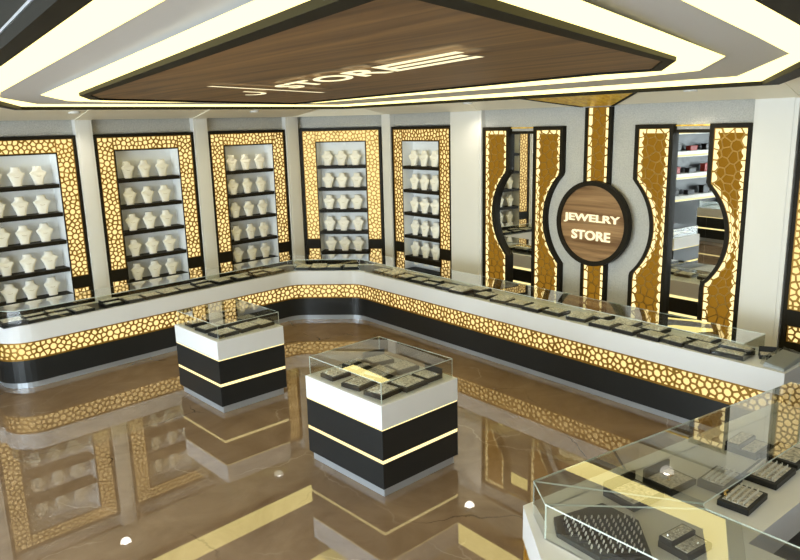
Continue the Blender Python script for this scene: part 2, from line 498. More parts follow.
# ------------------------------------------------------------------ display cabinets in the walls
SHELF_Z = [2.55, 2.105, 1.665, 1.22, 0.80]
def cabinet(W, seed, label, loc, rz):
    root = empty('display_cabinet', loc, rz)
    tag(root, label, 'cabinet', 'gold framed wall cabinets')
    Z1 = 3.285; b = .05; g = .28; ox0, ox1 = b + g, W - b - g; OT = 3.01
    f = MB()
    f.box(0, b, 0, .28, 0, Z1); f.box(W - b, W, 0, .28, 0, Z1); f.box(b, W - b, 0, .28, Z1 - b, Z1)
    t = .018
    f.box(ox0 - t, ox0, -.004, .27, .75, OT + t); f.box(ox1, ox1 + t, -.004, .27, .75, OT + t); f.box(ox0, ox1, -.004, .27, OT, OT + t)
    for x0, x1 in ((b, ox0 - t), (ox1 + t, W - b)):
        f.box(x0, x1, .0, .26, .86, 1.055); f.box(x0, x1, .0, .26, 0, .66)
    f.build('frame', M['blackm'], root, bevel=.003)
    lt = MB()
    lz0, lz1 = 1.055, Z1 - b
    lattice(lt, g - t, lz1 - lz0, seed, lambda u, v, d: (b + u, .006 + d, lz0 + v), w=.0086)
    lattice(lt, g - t, lz1 - lz0, seed + 1, lambda u, v, d: (ox1 + t + u, .006 + d, lz0 + v), w=.0086)
    lattice(lt, ox1 - ox0 + 2 * t, lz1 - OT - t, seed + 2, lambda u, v, d: (ox0 - t + u, .006 + d, OT + t + v), w=.0086)
    lo = lt.build('lattice', M['gold_lattice'], root, recalc=False)
    bl = MB()
    bl.face([(b, .03, lz0), (ox0 - t, .03, lz0), (ox0 - t, .03, lz1), (b, .03, lz1)])
    bl.face([(ox1 + t, .03, lz0), (W - b, .03, lz0), (W - b, .03, lz1), (ox1 + t, .03, lz1)])
    bl.face([(ox0 - t, .03, OT + t), (ox1 + t, .03, OT + t), (ox1 + t, .03, lz1), (ox0 - t, .03, lz1)])
    bl.build('backlight', M['backlight'], lo, recalc=False)
    for k, (x0, x1) in enumerate(((b + .02, ox0 - t - .02), (ox1 + t + .02, W - b - .02))):
        li = MB()
        lattice(li, x1 - x0, .2, seed + 5 + k, lambda u, v, d: (x0 + u, .006 + d, .66 + v), w=.0086)
        l2 = li.build('lattice_insert', M['gold_lattice'], root, recalc=False)
        b2 = MB(); b2.face([(x0, .03, .66), (x1, .03, .66), (x1, .03, .86), (x0, .03, .86)])
        b2.build('backlight', M['backlight'], l2, recalc=False)
    n = MB()
    n.face([(ox0, .265, .75), (ox1, .265, .75), (ox1, .265, OT), (ox0, .265, OT)])
    n.face([(ox0 + .001, .0, .75), (ox0 + .001, .265, .75), (ox0 + .001, .265, OT), (ox0 + .001, .0, OT)])
    n.face([(ox1 - .001, .0, .75), (ox1 - .001, .265, .75), (ox1 - .001, .265, OT), (ox1 - .001, .0, OT)])
    n.face([(ox0, .0, OT - .001), (ox1, .0, OT - .001), (ox1, .265, OT - .001), (ox0, .265, OT - .001)])
    n.build('niche_liner', M['niche'], root, recalc=False)
    for z in SHELF_Z:
        s = MB(); s.box(ox0 + .002, ox1 - .002, .002, .262, z - .062, z)
        s.build('shelf', M['blackm'], root, bevel=.003)
    pb = MB(); pb.box(ox0, ox1, .004, .26, 0, .745)
    pb.build('base_panel', M['blackm'], root)
    return root

def bust_mesh():
    rows = [(0.000, .068, .034), (0.012, .068, .034), (0.05, .074, .034), (0.10, .091, .036), (0.14, .108, .034), (0.17, .122, .029), (0.187, .130, .024),
            (0.196, .117, .028), (0.210, .094, .034), (0.224, .077, .038), (0.238, .069, .040), (0.255, .066, .040), (0.277, .064, .038), (0.287, .056, .034)]
    mb = MB(); N = 14; idx = []
    for z, hw, hd in rows:
        idx.append(len(mb.v))
        lean = 0.02 * (z / .285)
        for k in range(N):
            a = 2 * PI * k / N
            cx, cy = math.cos(a), math.sin(a)
            x = hw * math.copysign(abs(cx) ** .9, cx)
            y = hd * (cy if cy < 0 else cy * .55) + lean
            # shoulders swing forward a little at the tips
            y += -.018 * (abs(x) / .126) ** 2 * (1 if .1 < z < .2 else 0)
            mb.v.append((x, y, z))
    for r in range(len(rows) - 1):
        for k in range(N):
            j = (k + 1) % N
            mb.f.append((idx[r] + k, idx[r] + j, idx[r + 1] + j, idx[r + 1] + k)); mb.m.append(0)
    mb.f.append(tuple(reversed(range(idx[0], idx[0] + N)))); mb.m.append(0)
    mb.f.append(tuple(range(idx[-1], idx[-1] + N))); mb.m.append(0)
    return mb

def necklace_mesh():
    mb = MB(); N = 22; R = .0024
    pts = []
    for k in range(N):
        a = 2 * PI * k / N
        s = math.cos(a)          # +1 front bottom
        x = .078 * math.sin(a)
        front = (1 + s) / 2
        z = .214 - .082 * front ** 1.4 + .0
        y = .030 - .048 * s - .012 * front + (.012 if s < 0 else 0)
        x *= (1 - .1 * front)
        pts.append(Vector((x, y, z)))
    for k in range(N):
        t = (pts[(k + 1) % N] - pts[k - 1]).normalized()
        u = t.cross(Vector((0, 0, 1))).normalized(); v = t.cross(u)
        for q in range(4):
            a = q * PI / 2
            mb.v.append(tuple(pts[k] + u * R * math.cos(a) + v * R * math.sin(a)))
    for k in range(N):
        j = (k + 1) % N
        for q in range(4):
            r = (q + 1) % 4
            mb.f.append((k * 4 + q, k * 4 + r, j * 4 + r, j * 4 + q)); mb.m.append(0)
    return mb

cabs = []
names = ['first', 'second', 'third', 'fourth', 'fifth']
cab_labels = ['gold-framed white niche cabinet cut off by the left photo edge',
              'gold-framed niche cabinet, second from the left, behind the smaller kiosk',
              'gold-framed niche cabinet, third from the left, before the corner',
              'gold-framed niche cabinet facing out squarely across the room corner',
              'gold-framed niche cabinet right of the corner, beside the wide white pilaster']
for i, (xl, w) in enumerate(CAB_LEFT[1:]):
    p = LW(xl); cabs.append((cabinet(w, 100 + 20 * i, cab_labels[i], (p[0], p[1], 0), AL), w))
W4 = (c1 - c0).length - .03
a4 = math.atan2(cdir.y, cdir.x)
cabs.append((cabinet(W4, 180, cab_labels[3], tuple(c0 + cdir * .015), a4), W4))
cabs.append((cabinet(1.68, 200, cab_labels[4], (FX, 10.92, 0), -PI / 2), 1.68))
cab6 = cabinet(1.68, 240, 'gold-framed cabinet at the right photo edge, beyond the white pilaster', (FX, 3.47, 0), -PI / 2)

bust0 = bust_mesh().build('necklace_bust', M['bust'], smooth=True)
tag(bust0, 'x', 'necklace bust', 'cream busts in the wall cabinets')
neck0 = necklace_mesh().build('chain_necklace', M['chain'], smooth=True)
tag(neck0, 'x', 'necklace', 'thin chains on the cream busts')
first = True
SH = ['top', 'second', 'middle', 'fourth', 'bottom']
rng = random.Random(5)
for ci, (c, w) in enumerate(cabs):
    rz = c.rotation_euler.z
    for si, z in enumerate(SHELF_Z):
        for k, dx in enumerate((-.335, -.02, .295)):
            lx = w / 2 + dx * (1.0 if w > 1.7 else .93) + rng.uniform(-.008, .008); ly = .115
            x = c.location.x + lx * math.cos(rz) - ly * math.sin(rz)
            y = c.location.y + lx * math.sin(rz) + ly * math.cos(rz)
            turn = rz + rng.uniform(-.08, .08) + (.10 if ci == 4 else 0.0)
            lab = 'cream necklace bust, %s of three, %s shelf, %s gold cabinet from the left' % (('left', 'middle', 'right')[k], SH[si], names[ci])
            nlab = 'thin chain necklace around %s bust, %s shelf, %s gold cabinet from left' % (('left', 'middle', 'right')[k], SH[si], names[ci])
            if first:
                b = bust0; n = neck0; first = False
                b.location = (x, y, z); n.location = (x, y, z)
                b.rotation_euler = n.rotation_euler = (0, 0, turn); b['label'] = lab; n['label'] = nlab
            else:
                b = dup(bust0, (x, y, z), turn, lab); n = dup(neck0, (x, y, z), turn, nlab)

# ------------------------------------------------------------------ counters
def miter(pts, d):
    """offset an open polyline to its left by d with mitred corners"""
    out = []
    for i, p in enumerate(pts):
        P = Vector(p)
        if i == 0: t1 = t2 = (Vector(pts[1]) - P).normalized()
        elif i == len(pts) - 1: t1 = t2 = (P - Vector(pts[i - 1])).normalized()
        else: t1 = (P - Vector(pts[i - 1])).normalized(); t2 = (Vector(pts[i + 1]) - P).normalized()
        n1 = Vector((-t1.y, t1.x)); n2 = Vector((-t2.y, t2.x))
        b = (n1 + n2).normalized(); k = d / max(.2, b.dot(n1))
        out.append(tuple(P + b * k))
    return out

def rounded(pts, radii, seg=10):
    out = [pts[0]]
    for i in range(1, len(pts) - 1):
        r = radii[i - 1]
        P = Vector(pts[i]); a = (Vector(pts[i - 1]) - P).normalized(); b = (Vector(pts[i + 1]) - P).normalized()
        ang = a.angle(b); t = r / math.tan(ang / 2)
        A = P + a * t; B = P + b * t
        for k in range(seg + 1):
            s = k / seg
            # circular-ish blend by quadratic rational curve
            w = math.sin(ang / 2)
            q = (A * (1 - s) ** 2 + P * 2 * s * (1 - s) * w + B * s * s) / ((1 - s) ** 2 + 2 * s * (1 - s) * w + s * s)
            out.append(tuple(q))
    out.append(pts[-1])
    return out

class Path:
    def __init__(self, pts):
        self.p = [Vector(q) for q in pts]
        self.s = [0]
        for a, b in zip(self.p[:-1], self.p[1:]): self.s.append(self.s[-1] + (b - a).length)
        self.L = self.s[-1]
        self.n = [Vector(q) - Vector(p) for p, q in zip(pts, miter(pts, 1.0))]
    def at(self, s, d):
        s = min(max(s, 0), self.L - 1e-9)
        lo = 0; hi = len(self.s) - 1
        while hi - lo > 1:
            m = (lo + hi) // 2
            if self.s[m] <= s: lo = m
            else: hi = m
        t = (s - self.s[lo]) / (self.s[hi] - self.s[lo])
        P = self.p[lo].lerp(self.p[hi], t); n = self.n[lo].lerp(self.n[hi], t)
        return P + n * d

def pane(mb, a, b, z0, z1, t=.008):
    """upright glass pane between plan points a, b"""
    d = (Vector(b) - Vector(a)).normalized(); n = Vector((-d.y, d.x)) * t
    A, B = Vector(a), Vector(b)
    P = [A, B, B + n, A + n]
    k = len(mb.v)
    mb.v += [(*q, z0) for q in P] + [(*q, z1) for q in P]
    for f, mi in (((0, 1, 5, 4), 0), ((2, 3, 7, 6), 0), ((1, 2, 6, 5), 1), ((3, 0, 4, 7), 1), ((0, 3, 2, 1), 1), ((4, 5, 6, 7), 1)):
        mb.f.append(tuple(k + i for i in f)); mb.m.append(mi)

def slab(mb, poly, z0, z1):
    k = len(mb.v); n = len(poly)
    mb.v += [(*q, z0) for q in poly] + [(*q, z1) for q in poly]
    mb.f.append(tuple(reversed(range(k, k + n)))); mb.m.append(0)
    mb.f.append(tuple(range(k + n, k + 2 * n))); mb.m.append(0)
    for i in range(n):
        j = (i + 1) % n
        mb.f.append((k + i, k + j, k + n + j, k + n + i)); mb.m.append(1)

def counter(name, label, sharp, radii, depth, zt, zw, zg, zb, seed, group=None, back_line=None):
    """sharp: customer-side plan polyline travelled with the wall/staff side on the left"""
    root = empty(name, (0, 0, 0))
    tag(root, label, 'counter', group)
    front = rounded(sharp, radii)
    def body(inset, z0, z1, nm, mat, bevel=0.0, back=depth):
        f = miter(front, inset) if inset else front
        inner = back_line or miter(sharp[1:] if radii and radii[0] > .4 else sharp, back)
        poly = list(f) + list(reversed(inner))
        m_ = MB(); m_.prism(poly, z0, z1)
        return m_.build(nm, mat, root, bevel=bevel)
    body(0, zw, zt, 'countertop', M['lacquer'])
    body(.035, zg, zw, 'core', M['black'])
    body(.004, zb, zg, 'lower_panel', M['black'])
    body(.045, 0, zb, 'plinth', M['steel'], back=depth - .02)
    P = Path(front)
    lt = MB()
    lattice(lt, P.L, zw - zg - .02, seed, lambda u, v, d: (*P.at(u, .003 + d), zg + .01 + v), w=.0086)
    lo = lt.build('lattice', M['gold_lattice'], root, recalc=False)
    bl = MB()
    off = [P.p[i] + P.n[i] * .028 for i in range(len(P.p))]
    for a, b in zip(off[:-1], off[1:]):
        bl.face([(*a, zg + .01), (*b, zg + .01), (*b, zw - .01), (*a, zw - .01)])
    bl.build('backlight', M['backlight'], lo, recalc=False)
    tr = MB()
    for z0, z1 in ((zw - .011, zw), (zg, zg + .011)):
        oa = miter(front, -.002); ob = miter(front, .03)
        for i in range(len(oa) - 1):
            for A_, B_, C_, D_ in (((*oa[i], z0), (*oa[i + 1], z0), (*oa[i + 1], z1), (*oa[i], z1)),
                                   ((*oa[i], z1), (*oa[i + 1], z1), (*ob[i + 1], z1), (*ob[i], z1)),
                                   ((*oa[i], z0), (*ob[i], z0), (*ob[i + 1], z0), (*oa[i + 1], z0))):
                tr.face([A_, B_, C_, D_])
    tr.build('edge_trim', M['gold_lattice'], root, recalc=False)
    return root

LC = lambda x: 10.2788 + SL * (x - 4)
MAIN = [(1.45, 10.60), (1.45, LC(1.45)), (6.15, LC(6.15)), (6.97, 9.74), (6.97, 2.70)]
main = counter('display_counter', 'long white counter with glass top and gold lattice band bending round the room', MAIN, [.42, .42, .42], .62, .869, .639, .392, .085, 11)
# glass case on the main counter
ZG = 1.07
gl = [(1.55, LC(1.55)), (6.15, LC(6.15)), (6.97, 9.74), (6.97, 3.13)]
gsh = miter([(1.45, 10.52)] + [MAIN[1], MAIN[2], MAIN[3]] + [(6.97, 3.13)], .045)
gf = rounded(gsh, [.385, .05, .05], 8)
gb = miter(gl, .52); gb[0] = (gf[0][0], gb[0][1] - .005)
fg_ = MB()
for a, b in zip(gf[:-1], gf[1:]): pane(fg_, a, b, .869, ZG - .008)
pane(fg_, gf[-1], gb[-1], .869, ZG - .008)
fg_.build('front_glass', [M['glass'], M['glass_clean']], main, recalc=False)
tg = MB(); slab(tg, list(gf) + list(reversed(gb)), ZG - .008, ZG)
tg.build('top_glass', [M['glass'], M['glass_edge']], main, recalc=False)
rg = MB()
for a, b in zip(gb[:-1], gb[1:]): pane(rg, b, a, .869, ZG - .008)
rg.build('rear_glass', [M['glass'], M['glass_edge']], main, recalc=False)
ma = miter(gl, .06); mb_ = miter(gl, .50)
mt_ = MB()
ma[-1] = (ma[-2][0], 7.0); mb_[-1] = (mb_[-2][0], 7.0)
for i in range(3): mt_.prism([ma[i], ma[i + 1], mb_[i + 1], mb_[i]], .8692, .8712)
mt_.build('display_mat', M['black'], main)
bk = miter(MAIN[1:], .625); bk2 = miter(MAIN[1:], .62)
for z0, z1 in ((.60, .639), (.33, .365)):
    q = MB()
    for i in range(3):
        q.prism([bk2[i], bk2[i + 1], bk[i + 1], bk[i]], z0, z1)
    q.build('rear_light_strip', M['led'], main)

# foreground counter (bottom right): staff side faces the camera
FZ = .869
FGP = [(6.20, 2.44), (3.235, 2.775), (2.87, 2.32), (2.87, 0.20)]
fgc = counter('display_counter', 'nearest white counter with an open-backed glass case, bottom right', FGP, [.02, .02], 1.0, FZ, .639, .392, .085, 31,
              back_line=[(6.20, 1.60), (3.90, 1.62), (3.90, .20)])
fa = [(6.15, 2.325), (3.21, 2.67), (3.045, 2.44), (3.055, .30)]
fi = [(6.15, 1.77), (3.74, 1.83), (3.70, 1.79), (3.70, .30)]
ZF = 1.10
m_ = MB()
for a, b in zip(fa[:-1], fa[1:]): pane(m_, a, b, FZ, ZF - .01, .010)
pane(m_, fi[0], fa[0], FZ, ZF - .01, .010)
m_.build('front_glass', [M['glass'], M['glass_edge']], fgc, recalc=False)
m_ = MB()
for i in range(3): slab(m_, [fa[i], fa[i + 1], fi[i + 1], fi[i]], ZF - .01, ZF)
m_.build('top_glass', [M['glass_grey'], M['glass_edge']], fgc, recalc=False)

# ------------------------------------------------------------------ kiosks
def kiosk(label, cx, cy, sx, sy, ang, zg):
    root = empty('display_kiosk', (cx, cy, 0), ang)
    tag(root, label, 'kiosk', 'free-standing display kiosks')
    def bx(nm, ins, z0, z1, mat, bev=.003):
        m_ = MB(); m_.box(-sx + ins, sx - ins, -sy + ins, sy - ins, z0, z1)
        return m_.build(nm, mat, root, bevel=bev)
    bx('plinth', .03, 0, .091, M['steel'])
    bx('lower_panel', 0, .091, .340, M['black'])
    bx('light_strip', .004, .340, .374, M['led'], 0)
    bx('upper_panel', 0, .374, .660, M['black'])
    bx('light_strip', .004, .660, .671, M['led'], 0)
    bx('top_box', 0, .671, .90, M['lacquer'])
    g = MB(); i = .035; x, y = sx - i, sy - i
    for a, b in (((-x, -y), (x, -y)), ((x, -y), (x, y)), ((x, y), (-x, y)), ((-x, y), (-x, -y))): pane(g, a, b, .90, zg - .006, .006)
    slab(g, [(-x, -y), (x, -y), (x, y), (-x, y)], zg - .006, zg)
    g.build('glass_cover', [M['glass'], M['glass_edge']], root, recalc=False)
    return root
K1 = (3.985, 5.267, .4954, .5752, .062)
K2 = (3.7145, 8.062, .459, .549, .064)
kiosk('nearer black and white square kiosk with glass cover, centre of the floor', *K1, 1.10)
kiosk('farther black and white square kiosk with glass cover, left of centre', *K2, 1.085)

# ------------------------------------------------------------------ jewelry trays
def tray_proto(kind):
    w, d = .272, .235
    b = MB(); h = .042
    b.box(-w / 2, w / 2, -d / 2, d / 2, 0, h)
    o = b.build('jewelry_tray', M['tray'], bevel=.004)
    tag(o, 'x', 'tray')
    p = MB()
    if kind == 0:
        p.box(-w / 2 + .026, w / 2 - .026, -d / 2 + .026, d / 2 - .026, h, h + .006)
        p.build('velvet_pad', M['pad'], o)
    elif kind == 1:
        p.box(-w / 2 + .026, w / 2 - .026, -d / 2 + .026, .0, h, h + .006)
        p.build('velvet_pad', M['pad'], o)
        q = MB(); q.box(-w / 2 + .004, w / 2 - .004, .01, d / 2 - .002, h, h + .03)
        u = q.build('raised_block', M['tray'], o, bevel=.003)
        q = MB(); q.box(-w / 2 + .02, w / 2 - .02, .022, d / 2 - .014, h + .03, h + .035)
        q.build('velvet_pad', M['pad'], u)
    elif kind == 2:
        # sloped pad
        x0, x1, y0, y1 = -w / 2 + .012, w / 2 - .012, -d / 2 + .012, d / 2 - .012
        n = 0
        p.v = [(x0, y0, h), (x1, y0, h), (x1, y1, h), (x0, y1, h), (x0, y0, h + .006), (x1, y0, h + .006), (x1, y1, h + .03), (x0, y1, h + .03)]
        p.f = [(0, 3, 2, 1), (4, 5, 6, 7), (0, 1, 5, 4), (1, 2, 6, 5), (2, 3, 7, 6), (3, 0, 4, 7)]; p.m = [0] * 6
        p.build('velvet_pad', M['pad'], o)
    else:
        # black insert with an open lid at the back
        p.box(-w / 2 + .02, w / 2 - .02, -d / 2 + .02, d / 2 - .03, h, h + .003)
        p.build('velvet_pad', M['pad'], o)
        q = MB(); q.box(-w / 2, w / 2, d / 2 - .02, d / 2, h, h + .06)
        q.build('lid', M['tray'], o, bevel=.003)
    return o
protos = [tray_proto(k) for k in range(4)]
used = [False] * 4
rings_at = []          # (x, y, z, rz) for tiny jewelry
def put_tray(kind, x, y, z, rz, label, group, sc=1.0, sparkle=True, scl=None):
    s = scl or (sc, sc, 1)
    if not used[kind]:
        o = protos[kind]; used[kind] = True
        o.location = (x, y, z); o.rotation_euler = (0, 0, rz); o.scale = s; o['label'] = label; o['group'] = group
    else:
        o = dup(protos[kind], (x, y, z), rz, label, group, scale=s)
    if sparkle: rings_at.append((kind, x, y, z, rz, s))
    return o
rng = random.Random(21)
# main counter, left of the corner: (distance along x)
left_pts = [(1.72, .30), (1.98, .17), (2.27, .19), (2.58, .17), (3.02, .21), (3.33, .19), (3.62, .20), (3.90, .19), (4.20, .20), (4.50, .22), (4.86, .25), (5.22, .22), (5.56, .22), (5.88, .22)]
lk = [0, 1, 1, 0, 1, 0, 0, 2, 0, 1, 0, 0, 1, 0, 0]
for i, (x, d) in enumerate(left_pts):
    px, py = x - math.sin(AL) * d, LC(x) + math.cos(AL) * d
    kinds = {0: 'flat padded', 1: 'stepped', 2: 'sloping padded', 3: 'lidded'}
    put_tray(lk[i], px, py, .8714, AL + rng.uniform(-.12, .12), '%s black jewelry tray, %s from the left end of the long counter' % (kinds[lk[i]], ORD[i]),
             'trays in the long counter', rng.uniform(.98, 1.1))
# corner stretch
cdx = Vector((6.97 - 6.15, 9.74 - LC(6.15))).normalized(); cnx = Vector((-cdx.y, cdx.x))
for i, (t, d) in enumerate(((.12, .22), (.40, .24), (.68, .22), (.97, .24))):
    P_ = Vector((6.15, LC(6.15))) + cdx * t + cnx * d
    put_tray((0, 2, 0, 0)[i], P_.x, P_.y, .8714, math.atan2(cdx.y, cdx.x) + rng.uniform(-.1, .1),
             'padded black jewelry tray, %s from the left on the corner stretch' % ORD[i], 'trays in the long counter', 1.02)
right_pts = [(7.18, 9.33), (7.16, 9.0), (7.16, 8.66), (7.16, 8.32), (7.14, 8.0), (7.14, 7.68), (7.12, 7.36), (7.36, 7.22), (7.18, 6.90), (7.14, 6.55), (7.15, 6.24), (7.12, 5.94), (7.17, 5.63), (7.16, 5.25), (7.38, 5.10),
             (7.12, 4.86), (7.11, 4.53), (7.34, 4.70), (7.12, 4.20), (7.36, 4.33), (7.13, 3.92), (7.14, 3.62), (7.40, 3.75)]
rk = [0, 2, 0, 0, 1, 0, 2, 0, 0, 2, 0, 0, 0, 2, 0, 0, 0, 2, 0, 0, 0, 0, 2]
for i, (x, y) in enumerate(right_pts):
    put_tray(rk[i], x, y, .8714 if y > 6.95 else .8695, -PI / 2 + rng.uniform(-.12, .12), '%s black jewelry tray, %s along the long counter after the corner' % ({0: 'flat padded', 1: 'stepped', 2: 'sloping padded'}[rk[i]], ORD[i]),
             'trays in the long counter', rng.uniform(.98, 1.08))
put_tray(1, 7.18, 3.31, .869, -PI / 2 + .05, 'stepped black jewelry tray at the right end of the long glass case', 'trays in the long counter', 1.25)
put_tray(3, 7.33, 3.02, .869, -PI / 2 + .5, 'dark open jewelry tray just outside the end pane of the glass case', 'trays in the long counter', .62, False)
# kiosk trays
def kiosk_trays(K, z, spots, where):
    for i, (lx, ly, kind, rz, sc, nm) in enumerate(spots):
        c, s = math.cos(K[4]), math.sin(K[4])
        put_tray(kind, K[0] + lx * c - ly * s, K[1] + lx * s + ly * c, z, K[4] + rz, '%s in the %s' % (nm, where), 'trays under the kiosk covers', sc)
kiosk_trays(K1, .90, [
    (-.28, -.35, 0, .1, 1.0, 'padded tray at the front corner'), (.02, -.37, 0, .05, 1.1, 'large padded tray right of the front corner'),
    (.29, -.36, 3, -PI / 2, .85, 'black lidded tray at the right corner'), (-.29, -.03, 0, .15, 1.0, 'padded tray in the middle of the left side'),
    (.0, .0, 2, .2, .95, 'sloping tray in the centre'), (.29, .0, 0, -.1, 1.0, 'padded tray in the middle of the right side'),
    (-.30, .33, 0, .0, .85, 'small padded tray at the left corner'), (-.02, .33, 1, .1, .9, 'stepped tray in the middle of the rear side'),
    (.27, .34, 3, -.2, .95, 'lidded tray at the rear corner')], 'nearer kiosk')
kiosk_trays(K2, .90, [
    (-.25, -.33, 0, .1, 1.05, 'padded tray at the front corner'), (.06, -.30, 0, .15, 1.1, 'padded tray right of the front corner'),
    (.30, -.34, 0, .1, .8, 'small padded tray at the right corner'), (-.26, .0, 0, .1, 1.0, 'padded tray in the middle of the left side'),
    (.0, .03, 0, .25, 1.0, 'padded tray in the centre'), (.28, .06, 3, .1, .9, 'black lidded tray on the right side'),
    (-.27, .33, 0, .0, .8, 'small padded tray at the left corner'), (-.0, .36, 2, .1, .95, 'sloping tray at the rear'),
    (.28, .36, 1, .1, .95, 'stepped tray at the rear corner')], 'farther kiosk')

# foreground trays
ring_spots = []
def ring_grid(x, y, z, rz, w, d, nx, ny, skip=None):
    c, s = math.cos(rz), math.sin(rz)
    for i in range(nx):
        for j in range(ny):
            u = (i + .5) / nx * w - w / 2; v = (j + .5) / ny * d - d / 2
            if skip and skip(u, v): continue
            ring_spots.append((x + u * c - v * s, y + u * s + v * c, z, rz + .25))
def inside(p, pl, mrg=.02):
    for a, b in zip(pl, pl[1:] + pl[:1]):
        e = Vector(b) - Vector(a); n = Vector((-e.y, e.x)).normalized()
        if (Vector(p) - Vector(a)).dot(n) < mrg: return False
    return True
# big black ring board with one cut corner
RBX, RBY = 3.34, 2.20
rb = empty('ring_board', (RBX, RBY, FZ), .0)
tag(rb, 'large black ring board with a cut corner under the nearest glass, full of rings', 'ring board')
poly = [(-.25, -.12), (-.02, -.31), (.25, -.05), (.26, .22), (-.11, .32), (-.23, .20)]
m_ = MB(); m_.prism(poly, 0, .035); m_.build('board_base', M['tray'], rb, bevel=.004)
ax = Vector((.77, -.63)).normalized(); ay = Vector((-ax.y, ax.x))
m_ = MB()
for j in range(18):       # ridges between the ring rows
    v0 = -.30 + j * .044
    a_ = Vector((-.40, -.10)) + ay * v0
    lo_u = [u for u in [k * .01 for k in range(90)] if inside(a_ + ax * u, poly, .012) and inside(a_ + ax * u + ay * .026, poly, .012)]
    if len(lo_u) < 4: continue
    P0 = a_ + ax * lo_u[0]; P1 = a_ + ax * lo_u[-1]
    m_.prism([tuple(t) for t in (P0, P1, P1 + ay * .026, P0 + ay * .026)], .0352, .046)
m_.build('ring_ridges', M['tray'], rb)
for j in range(18):
    for i in range(22):
        q = Vector((-.40, -.10)) + ax * (.02 + i * .041) + ay * (-.287 + j * .044)
        if inside(q, poly, .02): ring_spots.append((RBX + q.x, RBY + q.y, FZ + .044, .30))
n_board = len(ring_spots)
FGT = 'trays in the nearest glass case'
put_tray(0, 4.33, 1.86, FZ, .05, 'padded ring tray, front of the double pair behind the nearest glass', FGT, (1.12, .85, 1), False, (1.12, .85, 1))
put_tray(0, 4.45, 2.07, FZ, .04, 'padded ring tray, rear of the double pair behind the nearest glass', FGT, 1, False, (1.05, .80, 1.3))
ring_grid(4.33, 1.86, FZ + .046, .05, .25, .14, 12, 4); ring_grid(4.45, 2.07, FZ + .060, .04, .23, .13, 11, 4)
put_tray(0, 4.80, 1.90, FZ, .03, 'wide padded ring tray to the right of the double pair', FGT, 1, False, (1.25, 1.0, 1))
ring_grid(4.80, 1.90, FZ + .046, .03, .28, .18, 11, 5)
put_tray(0, 5.17, 1.93, FZ, .0, 'padded ring tray farthest right in the nearest glass case', FGT, 1.1, False)
put_tray(1, 5.10, 2.18, FZ, .0, 'stepped tray behind the rightmost ring tray of the nearest case', FGT, 1.0)
put_tray(1, 3.58, 1.84, FZ, -.10, 'grey padded tray with a dark block at the inner bend of the nearest case', FGT, .85)
put_tray(3, 3.86, 2.36, FZ, -.12, 'dark lidded tray right of the large ring board', FGT, 1.1, False)
put_tray(3, 4.20, 2.30, FZ, -.1, 'dark lidded tray with a gold piece, far side of the nearest case', FGT, 1.0, False)
# device under plastic film on the end of the long counter
dv = empty('card_terminal', (7.27, 2.84, .869), .0)
tag(dv, 'grey terminal wrapped in crinkled film on the end of the long counter', 'terminal')
m_ = MB()
m_.v = [(-.26, -.12, 0), (.26, -.09, 0), (.24, .12, 0), (-.24, .10, 0), (-.25, -.11, .03), (.25, -.08, .05), (.23, .11, .075), (-.23, .09, .055)]
m_.f = [(0, 3, 2, 1), (4, 5, 6, 7), (0, 1, 5, 4), (1, 2, 6, 5), (2, 3, 7, 6), (3, 0, 4, 7)]; m_.m = [0] * 6
m_.build('body', M['plastic'], dv, bevel=.01)
m_ = MB()
n_ = 12
for i in range(n_ + 1):
    for j in range(n_ + 1):
        u = -.28 + .56 * i / n_; v = -.13 + .26 * j / n_
        edge = min(i, j, n_ - i, n_ - j)
        m_.v.append((u, v, (.068 + .03 * (j / n_) + rng.uniform(-.006, .010)) if edge > 0 else .02 + rng.uniform(0, .02)))
for i in range(n_):
    for j in range(n_):
        a = i * (n_ + 1) + j
        m_.f.append((a, a + n_ + 1, a + n_ + 2, a + 1)); m_.m.append(0)
m_.build('plastic_film', glass_mat('crinkled_film', (.8, .82, .82), 2.5), dv, smooth=False)

# rings: one mesh, individual copies
def ring_mb(R=.0125, r=.0021, n=10):
    m_ = MB()
    for i in range(n):
        a = 2 * PI * i / n
        for q in range(4):
            b = q * PI / 2
            m_.v.append(((R + r * math.cos(b)) * math.cos(a), r * 1.3 * math.sin(b), R * .9 + (R + r * math.cos(b)) * math.sin(a)))
    for i in range(n):
        j = (i + 1) % n
        for q in range(4):
            s = (q + 1) % 4
            m_.f.append((i * 4 + q, j * 4 + q, j * 4 + s, i * 4 + s)); m_.m.append(0)
    # stone
    k = len(m_.v); z0 = R * 1.9
    m_.v += [(-.003, -.003, z0), (.003, -.003, z0), (.003, .003, z0), (-.003, .003, z0), (0, 0, z0 + .004), (0, 0, z0 - .003)]
    for a, b in ((0, 1), (1, 2), (2, 3), (3, 0)):
        m_.f.append((k + a, k + b, k + 4)); m_.m.append(0); m_.f.append((k + b, k + a, k + 5)); m_.m.append(0)
    return m_
ring0 = ring_mb().build('ring', M['silver'], smooth=True)
tag(ring0, 'x', 'ring', 'rings in the nearest glass case')
labs = ['slim silver ring standing in the large black ring board', 'slim silver ring standing in a padded tray behind the nearest glass']
ring_spots = ring_spots[:295]
for i, (x, y, z, rz) in enumerate(ring_spots):
    lab = labs[0] if i < n_board else labs[1]
    gr = 'rings in the black ring board' if i < n_board else 'rings in the padded trays of the nearest case'
    if i == 0:
        ring0.location = (x, y, z); ring0.rotation_euler = (0, 0, rz); ring0['label'] = lab; ring0['group'] = gr
    else:
        dup(ring0, (x, y, z), rz, lab, gr)
